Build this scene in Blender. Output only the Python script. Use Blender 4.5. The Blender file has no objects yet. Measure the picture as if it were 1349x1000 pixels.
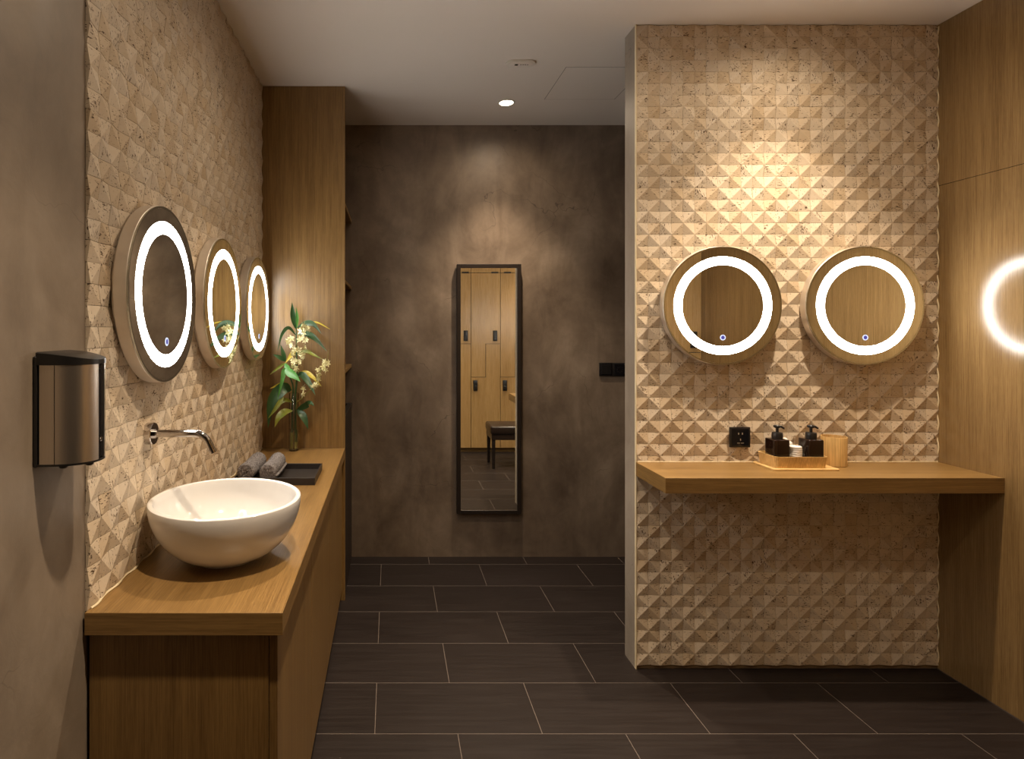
import bpy, bmesh, math, random
from mathutils import Vector, Matrix, noise as mnoise
random.seed(7)
PI = math.pi

# ------------------------------------------------------------------ camera
F, PX, PY, H = 769.0, 514.0, 433.0, 1.449      # focal length and principal point in pixels of 1349x1000, eye height in m
W, HT = 1349.0, 1000.0
scene = bpy.context.scene
cam_d = bpy.data.cameras.new('camera')
cam_d.sensor_width = 36.0
cam_d.lens = 36.0 * F / W
cam_d.shift_x = (W / 2 - PX) / W
cam_d.shift_y = (PY - HT / 2) / W
cam_d.clip_start = 0.02
cam = bpy.data.objects.new('camera', cam_d)
cam.location = (0, 0, H)
cam.rotation_euler = (PI / 2, 0, 0)
scene.collection.objects.link(cam)
scene.camera = cam

# ------------------------------------------------------------------ world and exposure
world = bpy.data.worlds.new('world')
scene.world = world
world.use_nodes = True
world.node_tree.nodes['Background'].inputs[0].default_value = (0.02, 0.017, 0.014, 1)
world.node_tree.nodes['Background'].inputs[1].default_value = 1.0
vs = scene.view_settings
vs.view_transform = 'Standard'
vs.look = 'None'
vs.gamma = 1.0
vs.use_curve_mapping = False
vs.exposure = 0.08
scene.cycles.blur_glossy = 0.2

WARM = (1.0, 0.79, 0.56)
CEIL = 2.742
#            x      y     watts  cone
DOWNLIGHTS = [
    (0.664, 3.337, 32, 84, 'lit recessed downlight in the white ceiling before the tall mirror'),
    (0.845, 2.100, 13, 76, 'recessed downlight in the ceiling over the middle of the room'),
    (1.610, 2.100, 36, 88, 'recessed downlight above the shelf with two round mirrors'),
    (0.020, 2.080, 30, 84, 'recessed downlight above the towel tray end of the vanity'),
    (0.010, 0.950, 38, 82, 'recessed downlight above the basin end of the vanity'),
    (1.700, 0.950, 17, 80, 'added unseen downlight over the dark bench before the lockers'),  # added lamp, unseen: brightens the oak wall, lockers and mirror reflections
]
SPILL = 0.11
RING_POWER = 30.0

def P(px, py, Y):
    return Vector(((px - PX) / F * Y, Y, H - (py - PY) / F * Y))

# ------------------------------------------------------------------ mesh helpers
class MB:
    def __init__(self):
        self.v = []; self.f = []
    def add(self, verts, faces):
        o = len(self.v)
        self.v += [Vector(p) for p in verts]
        self.f += [tuple(i + o for i in f) for f in faces]
        return self
    def bm(self, bm):
        bm.verts.index_update()
        self.add([v.co.copy() for v in bm.verts], [[v.index for v in f.verts] for f in bm.faces])
        bm.free()
        return self
    def box(self, x0, x1, y0, y1, z0, z1, bev=0.0, seg=1):
        bm = bmesh.new()
        bmesh.ops.create_cube(bm, size=1)
        for v in bm.verts:
            v.co = Vector(((x0 + x1) / 2 + v.co.x * (x1 - x0), (y0 + y1) / 2 + v.co.y * (y1 - y0), (z0 + z1) / 2 + v.co.z * (z1 - z0)))
        if bev > 0:
            bmesh.ops.bevel(bm, geom=bm.edges[:], offset=bev, segments=seg, affect='EDGES', profile=0.5)
        return self.bm(bm)
    def lathe(self, prof, n=48, M=None, closed=True):
        vs_, fs = [], []
        for (r, z) in prof:
            for k in range(n):
                a = 2 * PI * k / n
                vs_.append(Vector((r * math.cos(a), r * math.sin(a), z)))
        m = len(prof)
        for i in range(m - 1):
            for k in range(n):
                k2 = (k + 1) % n
                fs.append((i * n + k, i * n + k2, (i + 1) * n + k2, (i + 1) * n + k))
        if closed:
            fs.append(tuple(reversed(range(n))))
            fs.append(tuple((m - 1) * n + k for k in range(n)))
        if M is not None:
            vs_ = [M @ p for p in vs_]
        return self.add(vs_, fs)
    def ring(self, r0, r1, z0, z1, n=72, M=None):
        prof = [(r0, z0), (r1, z0), (r1, z1), (r0, z1)]
        vs_, fs = [], []
        for k in range(n):
            a = 2 * PI * k / n
            for (r, z) in prof:
                vs_.append(Vector((r * math.cos(a), r * math.sin(a), z)))
        for k in range(n):
            k2 = (k + 1) % n
            for j in range(4):
                j2 = (j + 1) % 4
                fs.append((k * 4 + j, k2 * 4 + j, k2 * 4 + j2, k * 4 + j2))
        if M is not None:
            vs_ = [M @ p for p in vs_]
        return self.add(vs_, fs)
    def tube(self, pts, rad, n=10):
        pts = [Vector(p) for p in pts]
        if not isinstance(rad, (list, tuple)):
            rad = [rad] * len(pts)
        vs_, fs = [], []
        up = Vector((0.13, 0.9, 0.4)).normalized()
        for i, p in enumerate(pts):
            t = (pts[min(i + 1, len(pts) - 1)] - pts[max(i - 1, 0)]).normalized()
            a = t.cross(up)
            if a.length < 1e-4: a = t.cross(Vector((1, 0, 0)))
            a.normalize(); b = t.cross(a).normalized()
            up = a.cross(t).normalized()
            for k in range(n):
                th = 2 * PI * k / n
                vs_.append(p + (a * math.cos(th) + b * math.sin(th)) * rad[i])
        for i in range(len(pts) - 1):
            for k in range(n):
                k2 = (k + 1) % n
                fs.append((i * n + k, i * n + k2, (i + 1) * n + k2, (i + 1) * n + k))
        fs.append(tuple(reversed(range(n))))
        fs.append(tuple((len(pts) - 1) * n + k for k in range(n)))
        return self.add(vs_, fs)
    def prism(self, poly, axis, a0, a1, bev=0.0):
        # polygon of 2D points extruded along an axis ('x','y','z') from a0 to a1
        def mk(p, a):
            if axis == 'y': return Vector((p[0], a, p[1]))
            if axis == 'x': return Vector((a, p[0], p[1]))
            return Vector((p[0], p[1], a))
        bm = bmesh.new()
        n = len(poly)
        A = [bm.verts.new(mk(p, a0)) for p in poly]
        B = [bm.verts.new(mk(p, a1)) for p in poly]
        bm.faces.new(A); bm.faces.new(B[::-1])
        for k in range(n):
            bm.faces.new((A[k], B[k], B[(k + 1) % n], A[(k + 1) % n]))
        bmesh.ops.recalc_face_normals(bm, faces=bm.faces[:])
        if bev > 0:
            bmesh.ops.bevel(bm, geom=bm.edges[:], offset=bev, segments=2, affect='EDGES', profile=0.5)
        return self.bm(bm)
    def mesh(self, name, off=Vector((0, 0, 0)), smooth=35):
        me = bpy.data.meshes.new(name)
        me.from_pydata([v - off for v in self.v], [], self.f)
        bm = bmesh.new(); bm.from_mesh(me)
        bmesh.ops.recalc_face_normals(bm, faces=bm.faces[:])
        bm.to_mesh(me); bm.free()
        if smooth:
            me.shade_smooth()
            me.set_sharp_from_angle(angle=math.radians(smooth))
        return me

def link(o):
    scene.collection.objects.link(o)
    return o

def obj(name, mb, mat, parent=None, smooth=35):
    """one mesh object; vertices are given in world space"""
    if parent is None:
        xs = [v.x for v in mb.v]; ys = [v.y for v in mb.v]; zs = [v.z for v in mb.v]
        off = Vector(((min(xs) + max(xs)) / 2, (min(ys) + max(ys)) / 2, min(zs)))
    else:
        off = Vector(parent['_o'])
    me = mb.mesh(name, off, smooth)
    me.materials.append(mat)
    o = link(bpy.data.objects.new(name, me))
    o['_o'] = off[:]
    if parent is None:
        o.location = off
    else:
        o.parent = parent
    return o

def tag(o, label, cat, group=None):
    o['label'] = label; o['category'] = cat
    if group: o['group'] = group
    return o

def thing(name, loc, label, cat, group=None):
    o = link(bpy.data.objects.new(name, None))
    o.empty_display_size = 0.05
    o.location = loc
    o['_o'] = tuple(loc)
    return tag(o, label, cat, group)

def struct(name, mb, mat, label, cat='wall', smooth=35):
    o = obj(name, mb, mat, None, smooth)
    o['kind'] = 'structure'; o['label'] = label; o['category'] = cat
    return o

# ------------------------------------------------------------------ material helpers
class NT:
    def __init__(self, name):
        self.m = bpy.data.materials.new(name); self.m.use_nodes = True
        self.t = self.m.node_tree
        self.b = self.t.nodes['Principled BSDF']
    def n(self, kind, **kw):
        nd = self.t.nodes.new(kind)
        for k, v in kw.items():
            if k.startswith('i_'):
                nd.inputs[k[2:].replace('_', ' ')].default_value = v
            else:
                setattr(nd, k, v)
        return nd
    def l(self, a, b): self.t.links.new(a, b)
    def math(self, op, a, b=None, c=None, clamp=False):
        nd = self.n('ShaderNodeMath', operation=op); nd.use_clamp = clamp
        for i, x in enumerate((a, b, c)):
            if x is None: continue
            if hasattr(x, 'links'): self.l(x, nd.inputs[i])
            else: nd.inputs[i].default_value = x
        return nd.outputs[0]
    def vmath(self, op, a, b):
        nd = self.n('ShaderNodeVectorMath', operation=op)
        for i, x in enumerate((a, b)):
            if hasattr(x, 'links'): self.l(x, nd.inputs[i])
            else: nd.inputs[i].default_value = x
        return nd.outputs[0]
    def pos(self): return self.n('ShaderNodeNewGeometry').outputs['Position']
    def noise(self, vec, scale=5.0, detail=3.0, rough=0.5, dist=0.0):
        nd = self.n('ShaderNodeTexNoise')
        nd.inputs['Scale'].default_value = scale; nd.inputs['Detail'].default_value = detail
        nd.inputs['Roughness'].default_value = rough; nd.inputs['Distortion'].default_value = dist
        self.l(vec, nd.inputs['Vector'])
        return nd.outputs['Fac']
    def ramp(self, fac, stops):
        nd = self.n('ShaderNodeValToRGB')
        el = nd.color_ramp.elements
        while len(el) < len(stops): el.new(0.5)
        for e, (p, c) in zip(el, stops):
            e.position = p
            e.color = (c[0], c[1], c[2], 1) if isinstance(c, (tuple, list)) else (c, c, c, 1)
        self.l(fac, nd.inputs[0])
        return nd.outputs[0]
    def mix(self, fac, a, b, mode='MIX'):
        nd = self.n('ShaderNodeMix', data_type='RGBA', blend_type=mode)
        for s, x in ((0, fac), (6, a), (7, b)):
            if hasattr(x, 'links'): self.l(x, nd.inputs[s])
            elif s == 0: nd.inputs[s].default_value = x
            else: nd.inputs[s].default_value = (x[0], x[1], x[2], 1)
        return nd.outputs[2]
    def bump(self, h, strength=0.3, dist=0.002):
        nd = self.n('ShaderNodeBump')
        nd.inputs['Strength'].default_value = strength; nd.inputs['Distance'].default_value = dist
        self.l(h, nd.inputs['Height'])
        self.l(nd.outputs[0], self.b.inputs['Normal'])
    def set(self, **kw):
        for k, v in kw.items():
            s = self.b.inputs[k.replace('_', ' ')]
            if hasattr(v, 'links'): self.l(v, s)
            elif isinstance(v, (tuple, list)): s.default_value = (v[0], v[1], v[2], 1)
            else: s.default_value = v
        return self.m

def simple(name, col, rough=0.5, metal=0.0, spec=0.5, var=0.06, scale=30, **kw):
    t = NT(name)
    n = t.noise(t.pos(), scale, 3)
    c = t.mix(n, [x * (1 - var) for x in col], [min(1, x * (1 + var)) for x in col])
    return t.set(Base_Color=c, Roughness=rough, Metallic=metal, Specular_IOR_Level=spec, **kw)

def wood(name, axis, c0, c1, rough=0.33, spec=0.5):
    """fine straight-grained veneer, grain along the axis"""
    t = NT(name)
    p = t.vmath('ADD', t.pos(), (3.1, 5.7, 1.3))
    s = {'x': (5, 330, 330), 'y': (330, 5, 330), 'z': (330, 330, 5)}[axis]
    s2 = {'x': (1.2, 26, 26), 'y': (26, 1.2, 26), 'z': (26, 26, 1.2)}[axis]
    s3 = {'x': (30, 900, 900), 'y': (900, 30, 900), 'z': (900, 900, 30)}[axis]
    a = t.noise(t.vmath('MULTIPLY', p, s), 1, 2, 0.6)
    b = t.noise(t.vmath('MULTIPLY', p, s2), 1, 3, 0.55)
    c = t.noise(t.vmath('MULTIPLY', p, s3), 1, 1, 0.5)
    f = t.math('ADD', t.math('MULTIPLY', a, 0.55), t.math('ADD', t.math('MULTIPLY', b, 0.35), t.math('MULTIPLY', c, 0.25)))
    col = t.ramp(f, [(0.38, c0), (0.72, c1)])
    t.bump(a, 0.12, 0.0006)
    r = t.math('ADD', t.math('MULTIPLY', a, 0.12), rough - 0.06)
    return t.set(Base_Color=col, Roughness=r, Specular_IOR_Level=spec)

def concrete(name, c0, c1, c2):
    t = NT(name)
    p = t.pos()
    a = t.noise(p, 1.6, 6, 0.6, 0.6)
    b = t.noise(t.vmath('MULTIPLY', p, (6, 6, 2.2)), 1, 6, 0.62, 0.8)
    c = t.noise(p, 60, 4, 0.6)
    d = t.noise(p, 9, 5, 0.7, 1.5)
    f = t.math('ADD', t.math('MULTIPLY', a, 0.55), t.math('ADD', t.math('MULTIPLY', b, 0.35), t.math('MULTIPLY', d, 0.12)))
    col = t.ramp(f, [(0.36, c0), (0.52, c1), (0.66, c2)])
    # hairline cracks
    w = t.n('ShaderNodeTexVoronoi', feature='DISTANCE_TO_EDGE')
    w.inputs['Scale'].default_value = 1.7
    nd = t.n('ShaderNodeTexNoise'); nd.inputs['Scale'].default_value = 3.0; nd.inputs['Detail'].default_value = 4
    t.l(p, nd.inputs['Vector'])
    t.l(t.vmath('ADD', p, t.vmath('MULTIPLY', nd.outputs['Color'], (0.5, 0.5, 0.5))), w.inputs['Vector'])
    crack = t.math('LESS_THAN', w.outputs['Distance'], 0.0022)
    crack = t.math('MULTIPLY', crack, t.ramp(t.noise(p, 2.3, 2), [(0.5, 0.0), (0.6, 0.5)]))
    col = t.mix(crack, col, [x * 0.45 for x in c0])
    t.bump(t.math('ADD', t.math('MULTIPLY', d, 0.8), t.math('MULTIPLY', c, 0.2)), 0.14, 0.006)
    return t.set(Base_Color=col, Roughness=t.ramp(b, [(0.3, 0.36), (0.7, 0.58)]), Specular_IOR_Level=0.45)

def travertine(name, axis, o0, p0, pz, z0):
    """pitted cream stone; every tile draws its own tone, bedding direction and holes"""
    t = NT(name)
    p = t.pos()
    sep = t.n('ShaderNodeSeparateXYZ'); t.l(p, sep.inputs[0])
    h = sep.outputs[0 if axis == 'x' else 1]
    u = t.math('FLOOR', t.math('DIVIDE', t.math('SUBTRACT', h, o0), p0))
    v = t.math('FLOOR', t.math('DIVIDE', t.math('SUBTRACT', sep.outputs[2], z0), pz))
    cb = t.n('ShaderNodeCombineXYZ'); t.l(u, cb.inputs[0]); t.l(v, cb.inputs[1])
    wn = t.n('ShaderNodeTexWhiteNoise', noise_dimensions='3D'); t.l(cb.outputs[0], wn.inputs['Vector'])
    r1 = wn.outputs['Value']
    off = t.vmath('MULTIPLY', wn.outputs['Color'], (40, 40, 40))
    q = t.vmath('ADD', p, off)
    hv = (90, 90, 260); vv = (240, 240, 100)
    flip = t.math('GREATER_THAN', r1, 0.62)
    mixv = t.n('ShaderNodeMix', data_type='VECTOR')
    t.l(flip, mixv.inputs[0]); mixv.inputs[4].default_value = hv; mixv.inputs[5].default_value = vv
    sv = t.vmath('MULTIPLY', q, mixv.outputs[1])
    pits = t.noise(sv, 1.0, 3, 0.6)
    mask = t.noise(t.vmath('ADD', p, off), 22, 2, 0.5)
    thr = t.math('SUBTRACT', 0.745, t.math('MULTIPLY', mask, 0.29))
    pit = t.math('MULTIPLY', t.math('SUBTRACT', pits, thr), 16, clamp=True)
    tone = t.ramp(r1, [(0.0, (0.53, 0.42, 0.295)), (0.35, (0.62, 0.525, 0.41)), (0.7, (0.68, 0.595, 0.485)), (1.0, (0.61, 0.54, 0.455))])
    band = t.noise(t.vmath('MULTIPLY', sv, (0.35, 0.35, 0.35)), 1.0, 4, 0.6)
    col = t.mix(t.math('MULTIPLY', band, 0.55), tone, (0.53, 0.40, 0.25))
    col = t.mix(pit, col, (0.085, 0.045, 0.02))
    t.bump(t.math('SUBTRACT', t.math('MULTIPLY', band, 0.15), pit), 0.5, 0.0016)
    return t.set(Base_Color=col, Roughness=0.62, Specular_IOR_Level=0.3)

def emit(name, col, strength):
    t = NT(name)
    t.set(Base_Color=(0.05, 0.05, 0.05), Emission_Color=col, Emission_Strength=strength)
    return t.m

def glass(name, col=(1, 1, 1), rough=0.0, ior=1.45):
    t = NT(name)
    return t.set(Base_Color=col, Roughness=rough, IOR=ior, Transmission_Weight=1.0)

M = {}
OAK0, OAK1 = (0.127, 0.067, 0.019), (0.283, 0.169, 0.058)
M['wood_z'] = wood('oak_veneer_upright', 'z', OAK0, OAK1)
M['wood_y'] = wood('oak_veneer_lengthwise', 'y', OAK0, OAK1, 0.36)
M['wood_x'] = wood('oak_veneer_crosswise', 'x', OAK0, OAK1, 0.36)
M['wall_wood'] = wood('oak_wall_veneer', 'z', (0.140, 0.082, 0.030), (0.275, 0.176, 0.075), 0.17, 0.6)
M['locker_wood'] = wood('locker_veneer', 'z', (0.36, 0.21, 0.075), (0.56, 0.36, 0.15), 0.28)
M['pale_wood'] = wood('pale_pine', 'x', (0.50, 0.30, 0.10), (0.78, 0.54, 0.24), 0.4)
M['pale_wood_z'] = wood('pale_pine_upright', 'z', (0.42, 0.24, 0.07), (0.78, 0.53, 0.23), 0.4)
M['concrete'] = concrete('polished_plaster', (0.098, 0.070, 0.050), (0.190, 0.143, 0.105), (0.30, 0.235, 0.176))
M['concrete_left_lit'] = concrete('polished_plaster_lit', (0.165, 0.128, 0.096), (0.25, 0.20, 0.152), (0.33, 0.27, 0.21))  # back wall plaster in a lighter colour, standing in for grazing lamp light
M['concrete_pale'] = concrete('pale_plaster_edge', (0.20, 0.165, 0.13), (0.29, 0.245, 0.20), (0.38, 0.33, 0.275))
M['ceiling'] = simple('ceiling_paint', (0.78, 0.73, 0.68), 0.9, spec=0.1, var=0.01, scale=4)
M['white_plastic'] = simple('white_plastic', (0.70, 0.67, 0.60), 0.4)
M['grout'] = simple('floor_grout', (0.15, 0.125, 0.11), 0.9, spec=0.1)
M['tile_grout'] = simple('wall_grout', (0.16, 0.11, 0.065), 0.9, spec=0.1)
M['sealant'] = simple('sealant', (0.72, 0.62, 0.42), 0.5)
M['mirror'] = simple('mirror_glass', (0.86, 0.87, 0.84), 0.012, 1.0, var=0.0)
M['mirror_edge'] = simple('mirror_rim', (0.62, 0.64, 0.60), 0.16, 1.0)
M['steel_drum'] = simple('satin_steel', (0.72, 0.66, 0.59), 0.42, 0.8)
M['chrome'] = simple('chrome', (0.52, 0.49, 0.47), 0.06, 1.0, var=0.0)
M['ceramic'] = simple('white_ceramic', (0.70, 0.69, 0.68), 0.08, var=0.01, spec=0.6)
M['black_plastic'] = simple('black_plastic', (0.012, 0.011, 0.011), 0.35)
M['black_gloss'] = simple('black_gloss', (0.008, 0.008, 0.010), 0.1)
M['black_wood'] = simple('black_stained_wood', (0.016, 0.011, 0.009), 0.35)
M['tray_black'] = simple('black_tray', (0.022, 0.017, 0.015), 0.42)
M['bottle'] = simple('dark_bottle', (0.016, 0.007, 0.004), 0.08)
M['leather'] = simple('dark_leather', (0.020, 0.012, 0.009), 0.3, scale=200)
M['cotton'] = simple('cotton', (0.85, 0.83, 0.80), 0.95, spec=0.1)
M['glass'] = glass('clear_glass')
M['water'] = glass('water', (0.93, 0.97, 0.90), 0.0, 1.33)
M['ring'] = emit('led_ring', (1.0, 0.965, 0.91), RING_POWER)
M['icon'] = emit('touch_icon', (0.72, 0.78, 1.0), 1.1)
M['icon_core'] = emit('touch_icon_core', (0.05, 0.05, 0.6), 0.5)
M['lamp'] = emit('downlight_lens', (1.0, 0.86, 0.66), 22.0)

def steel_brushed():
    t = NT('brushed_steel')
    a = t.noise(t.vmath('MULTIPLY', t.pos(), (900, 900, 6)), 1, 2)
    return t.set(Base_Color=t.mix(a, (0.66, 0.60, 0.53), (0.76, 0.70, 0.62)), Metallic=1.0, Roughness=0.35)
M['brushed'] = steel_brushed()

def floor_tile_mat():
    t = NT('dark_porcelain')
    p = t.pos()
    a = t.noise(t.vmath('MULTIPLY', p, (4, 60, 1)), 1, 4, 0.6, 0.3)
    b = t.noise(p, 3, 3)
    oi = t.n('ShaderNodeObjectInfo').outputs['Random']
    col = t.ramp(t.math('ADD', t.math('MULTIPLY', a, 0.6), t.math('MULTIPLY', b, 0.4)), [(0.35, (0.0100, 0.0066, 0.0060)), (0.65, (0.0175, 0.0124, 0.0112))])
    col = t.mix(t.math('MULTIPLY', oi, 0.35), col, (0.020, 0.0142, 0.0130))
    t.bump(a, 0.08, 0.001)
    return t.set(Base_Color=col, Roughness=t.ramp(a, [(0.3, 0.42), (0.7, 0.55)]), Specular_IOR_Level=0.28)
M['floor_tile'] = floor_tile_mat()

def towel_mat():
    t = NT('grey_terry')
    a = t.noise(t.pos(), 260, 3, 0.7)
    t.bump(a, 1.0, 0.004)
    return t.set(Base_Color=t.ramp(a, [(0.35, (0.075, 0.069, 0.073)), (0.65, (0.36, 0.335, 0.335))]), Roughness=1.0, Specular_IOR_Level=0.1)
M['towel'] = towel_mat()

def leaf_mat(name, c0, c1):
    t = NT(name)
    a = t.noise(t.pos(), 45, 2)
    return t.set(Base_Color=t.mix(a, c0, c1), Roughness=0.36, Specular_IOR_Level=0.5)
M['leaf_dark'] = leaf_mat('leaf_dark', (0.014, 0.050, 0.016), (0.032, 0.085, 0.020))
M['leaf_green'] = leaf_mat('leaf_green', (0.050, 0.19, 0.035), (0.10, 0.29, 0.06))
M['leaf_mixed'] = leaf_mat('leaf_mixed', (0.05, 0.13, 0.02), (0.30, 0.27, 0.03))
M['leaf_yellow'] = leaf_mat('leaf_yellow', (0.40, 0.30, 0.02), (0.62, 0.50, 0.06))
M['petal'] = leaf_mat('petal', (0.66, 0.60, 0.25), (0.80, 0.76, 0.50))
M['stem_cut'] = leaf_mat('stem_cut', (0.22, 0.26, 0.06), (0.40, 0.38, 0.12))

# ------------------------------------------------------------------ the setting
XL, XR = -0.690, 2.330                    # concrete left wall, wood right wall
YB, YT = 3.708, 2.486                     # back wall, valley plane of the tiled partition
YF, YREAR = 0.50, -1.5                    # locker fronts, wall behind the camera

floor = struct('floor', MB().box(XL - 0.1, XR + 0.1, YREAR - 0.1, YB + 0.1, -0.06, -0.0006), M['grout'],
               'dark brown rectangular floor tiles with pale thin joints', 'floor')
shared_tile = {}
row_edges = []
y = 3.588
row_edges.append((y, YB))
while y > YREAR:
    row_edges.append((max(y - 0.3, YREAR), y)); y -= 0.3
for r, (y0, y1) in enumerate(row_edges):
    x = (-0.358 if r % 2 == 0 else -0.055) - 1.2
    # alternate rows are shifted by half a tile
    while x < XR:
        a, b = max(x, XL), min(x + 0.6, XR)
        if b - a > 0.01:
            key = (round(b - a, 3), round(y1 - y0, 3))
            g = 0.0010
            if key not in shared_tile:
                w2, h2 = (b - a) / 2 - g, (y1 - y0) / 2 - g
                me = MB().box(-w2, w2, -h2, h2, -0.010, 0.0, 0.0008).mesh('floor_tile', smooth=0)
                me.materials.append(M['floor_tile'])
                shared_tile[key] = me
            o = link(bpy.data.objects.new('floor_tile', shared_tile[key]))
            o.parent = floor
            o.location = Vector(((a + b) / 2, (y0 + y1) / 2, 0)) - floor.location
        x += 0.6

ceiling = struct('ceiling', MB().box(XL - 0.1, XR + 0.1, YREAR - 0.1, YB + 0.1, CEIL, CEIL + 0.08), M['ceiling'],
                 'plain white painted ceiling with a square access hatch', 'ceiling')
# access hatch: a slightly proud square panel with a fine joint around it
obj('access_hatch', MB().box(0.872, 1.262, 2.888, 3.288, CEIL - 0.0012, CEIL + 0.004, 0.0005), M['ceiling'], ceiling)
obj('hatch_joint', MB().box(0.868, 1.266, 2.884, 3.292, CEIL - 0.0003, CEIL + 0.003), simple('hatch_joint', (0.36, 0.33, 0.30), 0.9), ceiling)

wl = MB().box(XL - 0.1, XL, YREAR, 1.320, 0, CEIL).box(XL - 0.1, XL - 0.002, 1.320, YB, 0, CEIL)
wall_left = struct('wall_left', wl, M['concrete_left_lit'], 'left wall of polished plaster, faceted stone tiles above the vanity')
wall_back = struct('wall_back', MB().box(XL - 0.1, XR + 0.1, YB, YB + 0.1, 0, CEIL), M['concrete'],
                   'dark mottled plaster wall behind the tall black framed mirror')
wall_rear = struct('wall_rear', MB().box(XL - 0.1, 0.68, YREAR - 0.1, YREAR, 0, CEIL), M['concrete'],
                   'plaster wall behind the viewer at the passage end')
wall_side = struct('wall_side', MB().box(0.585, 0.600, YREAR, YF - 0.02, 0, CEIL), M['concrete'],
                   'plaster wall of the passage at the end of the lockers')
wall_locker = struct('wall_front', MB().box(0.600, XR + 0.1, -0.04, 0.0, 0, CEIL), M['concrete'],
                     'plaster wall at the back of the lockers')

wall_right = struct('wall_right', MB().box(XR + 0.012, XR + 0.11, -0.04, YB, 0, CEIL), M['black_wood'],
                    'right wall clad in upright-grained oak panels with a thin joint', smooth=0)
SEAM = 2.056
for (y0, y1) in ((0.0, 1.27), (1.27, 2.52), (2.595, YB)):
    for (z0, z1) in ((0.0, SEAM), (SEAM, CEIL)):
        g = 0.0009
        obj('oak_panel', MB().box(XR, XR + 0.0118, y0 + (g if y0 else 0), y1 - g, z0 + (g if z0 else 0.002), z1 - g, 0.0005), M['wall_wood'], wall_right, 0)

# partition with the stone tiles
PXL = 1.044
part = struct('wall_partition', MB().box(PXL, XR, YT + 0.004, 2.595, 0, CEIL), M['concrete_pale'],
              'thin partition with pale plaster edge, faced with faceted stone tiles')
obj('tile_backing', MB().box(PXL + 0.004, XR, YT + 0.0015, YT + 0.0045, 0.004, CEIL), M['tile_grout'], part)
obj('corner_trim', MB().box(PXL - 0.0005, PXL + 0.004, YT - 0.006, YT + 0.006, 0.0, CEIL, 0.001), M['sealant'], part)

# faceted tiles: corners alternate between peak and valley, the ridge runs between the two peaks
RELIEF = 0.0076
def tile_mesh(diag, pw, ph, axis, name):
    """diag 0: peaks at lower-left and upper-right; 1: peaks at upper-left and lower-right.
    local u across, v up, w out of the wall"""
    g = 0.00045
    a, b = pw / 2 - g, ph / 2 - g
    c = [(-a, -b), (a, -b), (a, b), (-a, b)]
    hgt = [RELIEF, 0.0, RELIEF, 0.0] if diag == 0 else [0.0, RELIEF, 0.0, RELIEF]
    def w(u, v, d):
        return Vector((u, -d, v)) if axis == 'x' else Vector((d, u, v))
    top = [w(u, v, h) for (u, v), h in zip(c, hgt)]
    base = [w(u, v, -0.004) for (u, v) in c]
    tri = [(0, 1, 2), (0, 2, 3)] if diag == 0 else [(0, 1, 3), (1, 2, 3)]
    faces = tri + [(k, k + 4, (k + 1) % 4 + 4, (k + 1) % 4) for k in range(4)]
    return top + base, faces

def tile_wall(parent, axis, o0, pu, nu, z0, pz, nz, plane, parity, mat, rank):
    meshes = []
    for d in (0, 1):
        v, f = tile_mesh(d, pu, pz, axis, 'stone_tile')
        me = MB().add(v, f).mesh('stone_tile', smooth=0)
        me.materials.append(mat)
        meshes.append(me)
    cells = []
    for i in range(nu):
        for k in range(nz):
            u, z = o0 + (i + 0.5) * pu, z0 + (k + 0.5) * pz
            cells.append((rank(u, z), i, k, u, z))
    cells.sort()
    rest = MB()
    for q, (rk, i, k, u, z) in enumerate(cells):
        d = (i + k + parity) % 2
        jit = random.uniform(-0.0006, 0.0006)
        loc = Vector((u, plane - jit, z)) if axis == 'x' else Vector((plane + jit, u, z))
        if q < 300:
            o = link(bpy.data.objects.new('stone_tile', meshes[d]))
            o.parent = parent
            o.location = loc - parent.location
        else:
            v, f = tile_mesh(d, pu, pz, axis, 'stone_tile')
            rest.add([p + loc for p in v], f)
    o = obj('stone_tiles', rest, mat, parent, 0)
    o['kind'] = 'stuff'
    o['label'] = 'remaining faceted stone tiles of the wall'

MIRROR_Z = 1.545
RM = [(1.387, MIRROR_Z), (1.981, MIRROR_Z)]
def rank_right(x, z):
    for (mx, mz) in RM:
        if math.hypot(x - mx, z - mz) < 0.30: return 9
    if 0.80 < z < 0.93: return 9
    if z < 0.93: return 5 + abs(z)
    return abs(z - 1.35) + 0.01 * abs(x - 1.68)
PUX = (XR - 0.001 - PXL - 0.004) / 26
PZ = 0.0495
t_right = travertine('travertine_partition', 'x', PXL + 0.004, PUX, PZ, CEIL - 0.002 - 55 * PZ)
tile_wall(part, 'x', PXL + 0.004, PUX, 26, CEIL - 0.002 - 55 * PZ, PZ, 55, YT, 0, t_right, rank_right)
PUY = (3.110 - 1.320) / 36
t_left = travertine('travertine_vanity', 'y', 1.320, PUY, PZ, CEIL - 0.002 - 39 * PZ)
tile_wall(wall_left, 'y', 1.320, PUY, 36, CEIL - 0.002 - 39 * PZ, PZ, 39, -0.6855, 1, t_left,
          lambda u, z: math.hypot(u, z - H) + (3 if (z < 0.98 and u > 1.42) or math.hypot(u - 1.663, z - MIRROR_Z) < 0.24 else 0))
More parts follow.
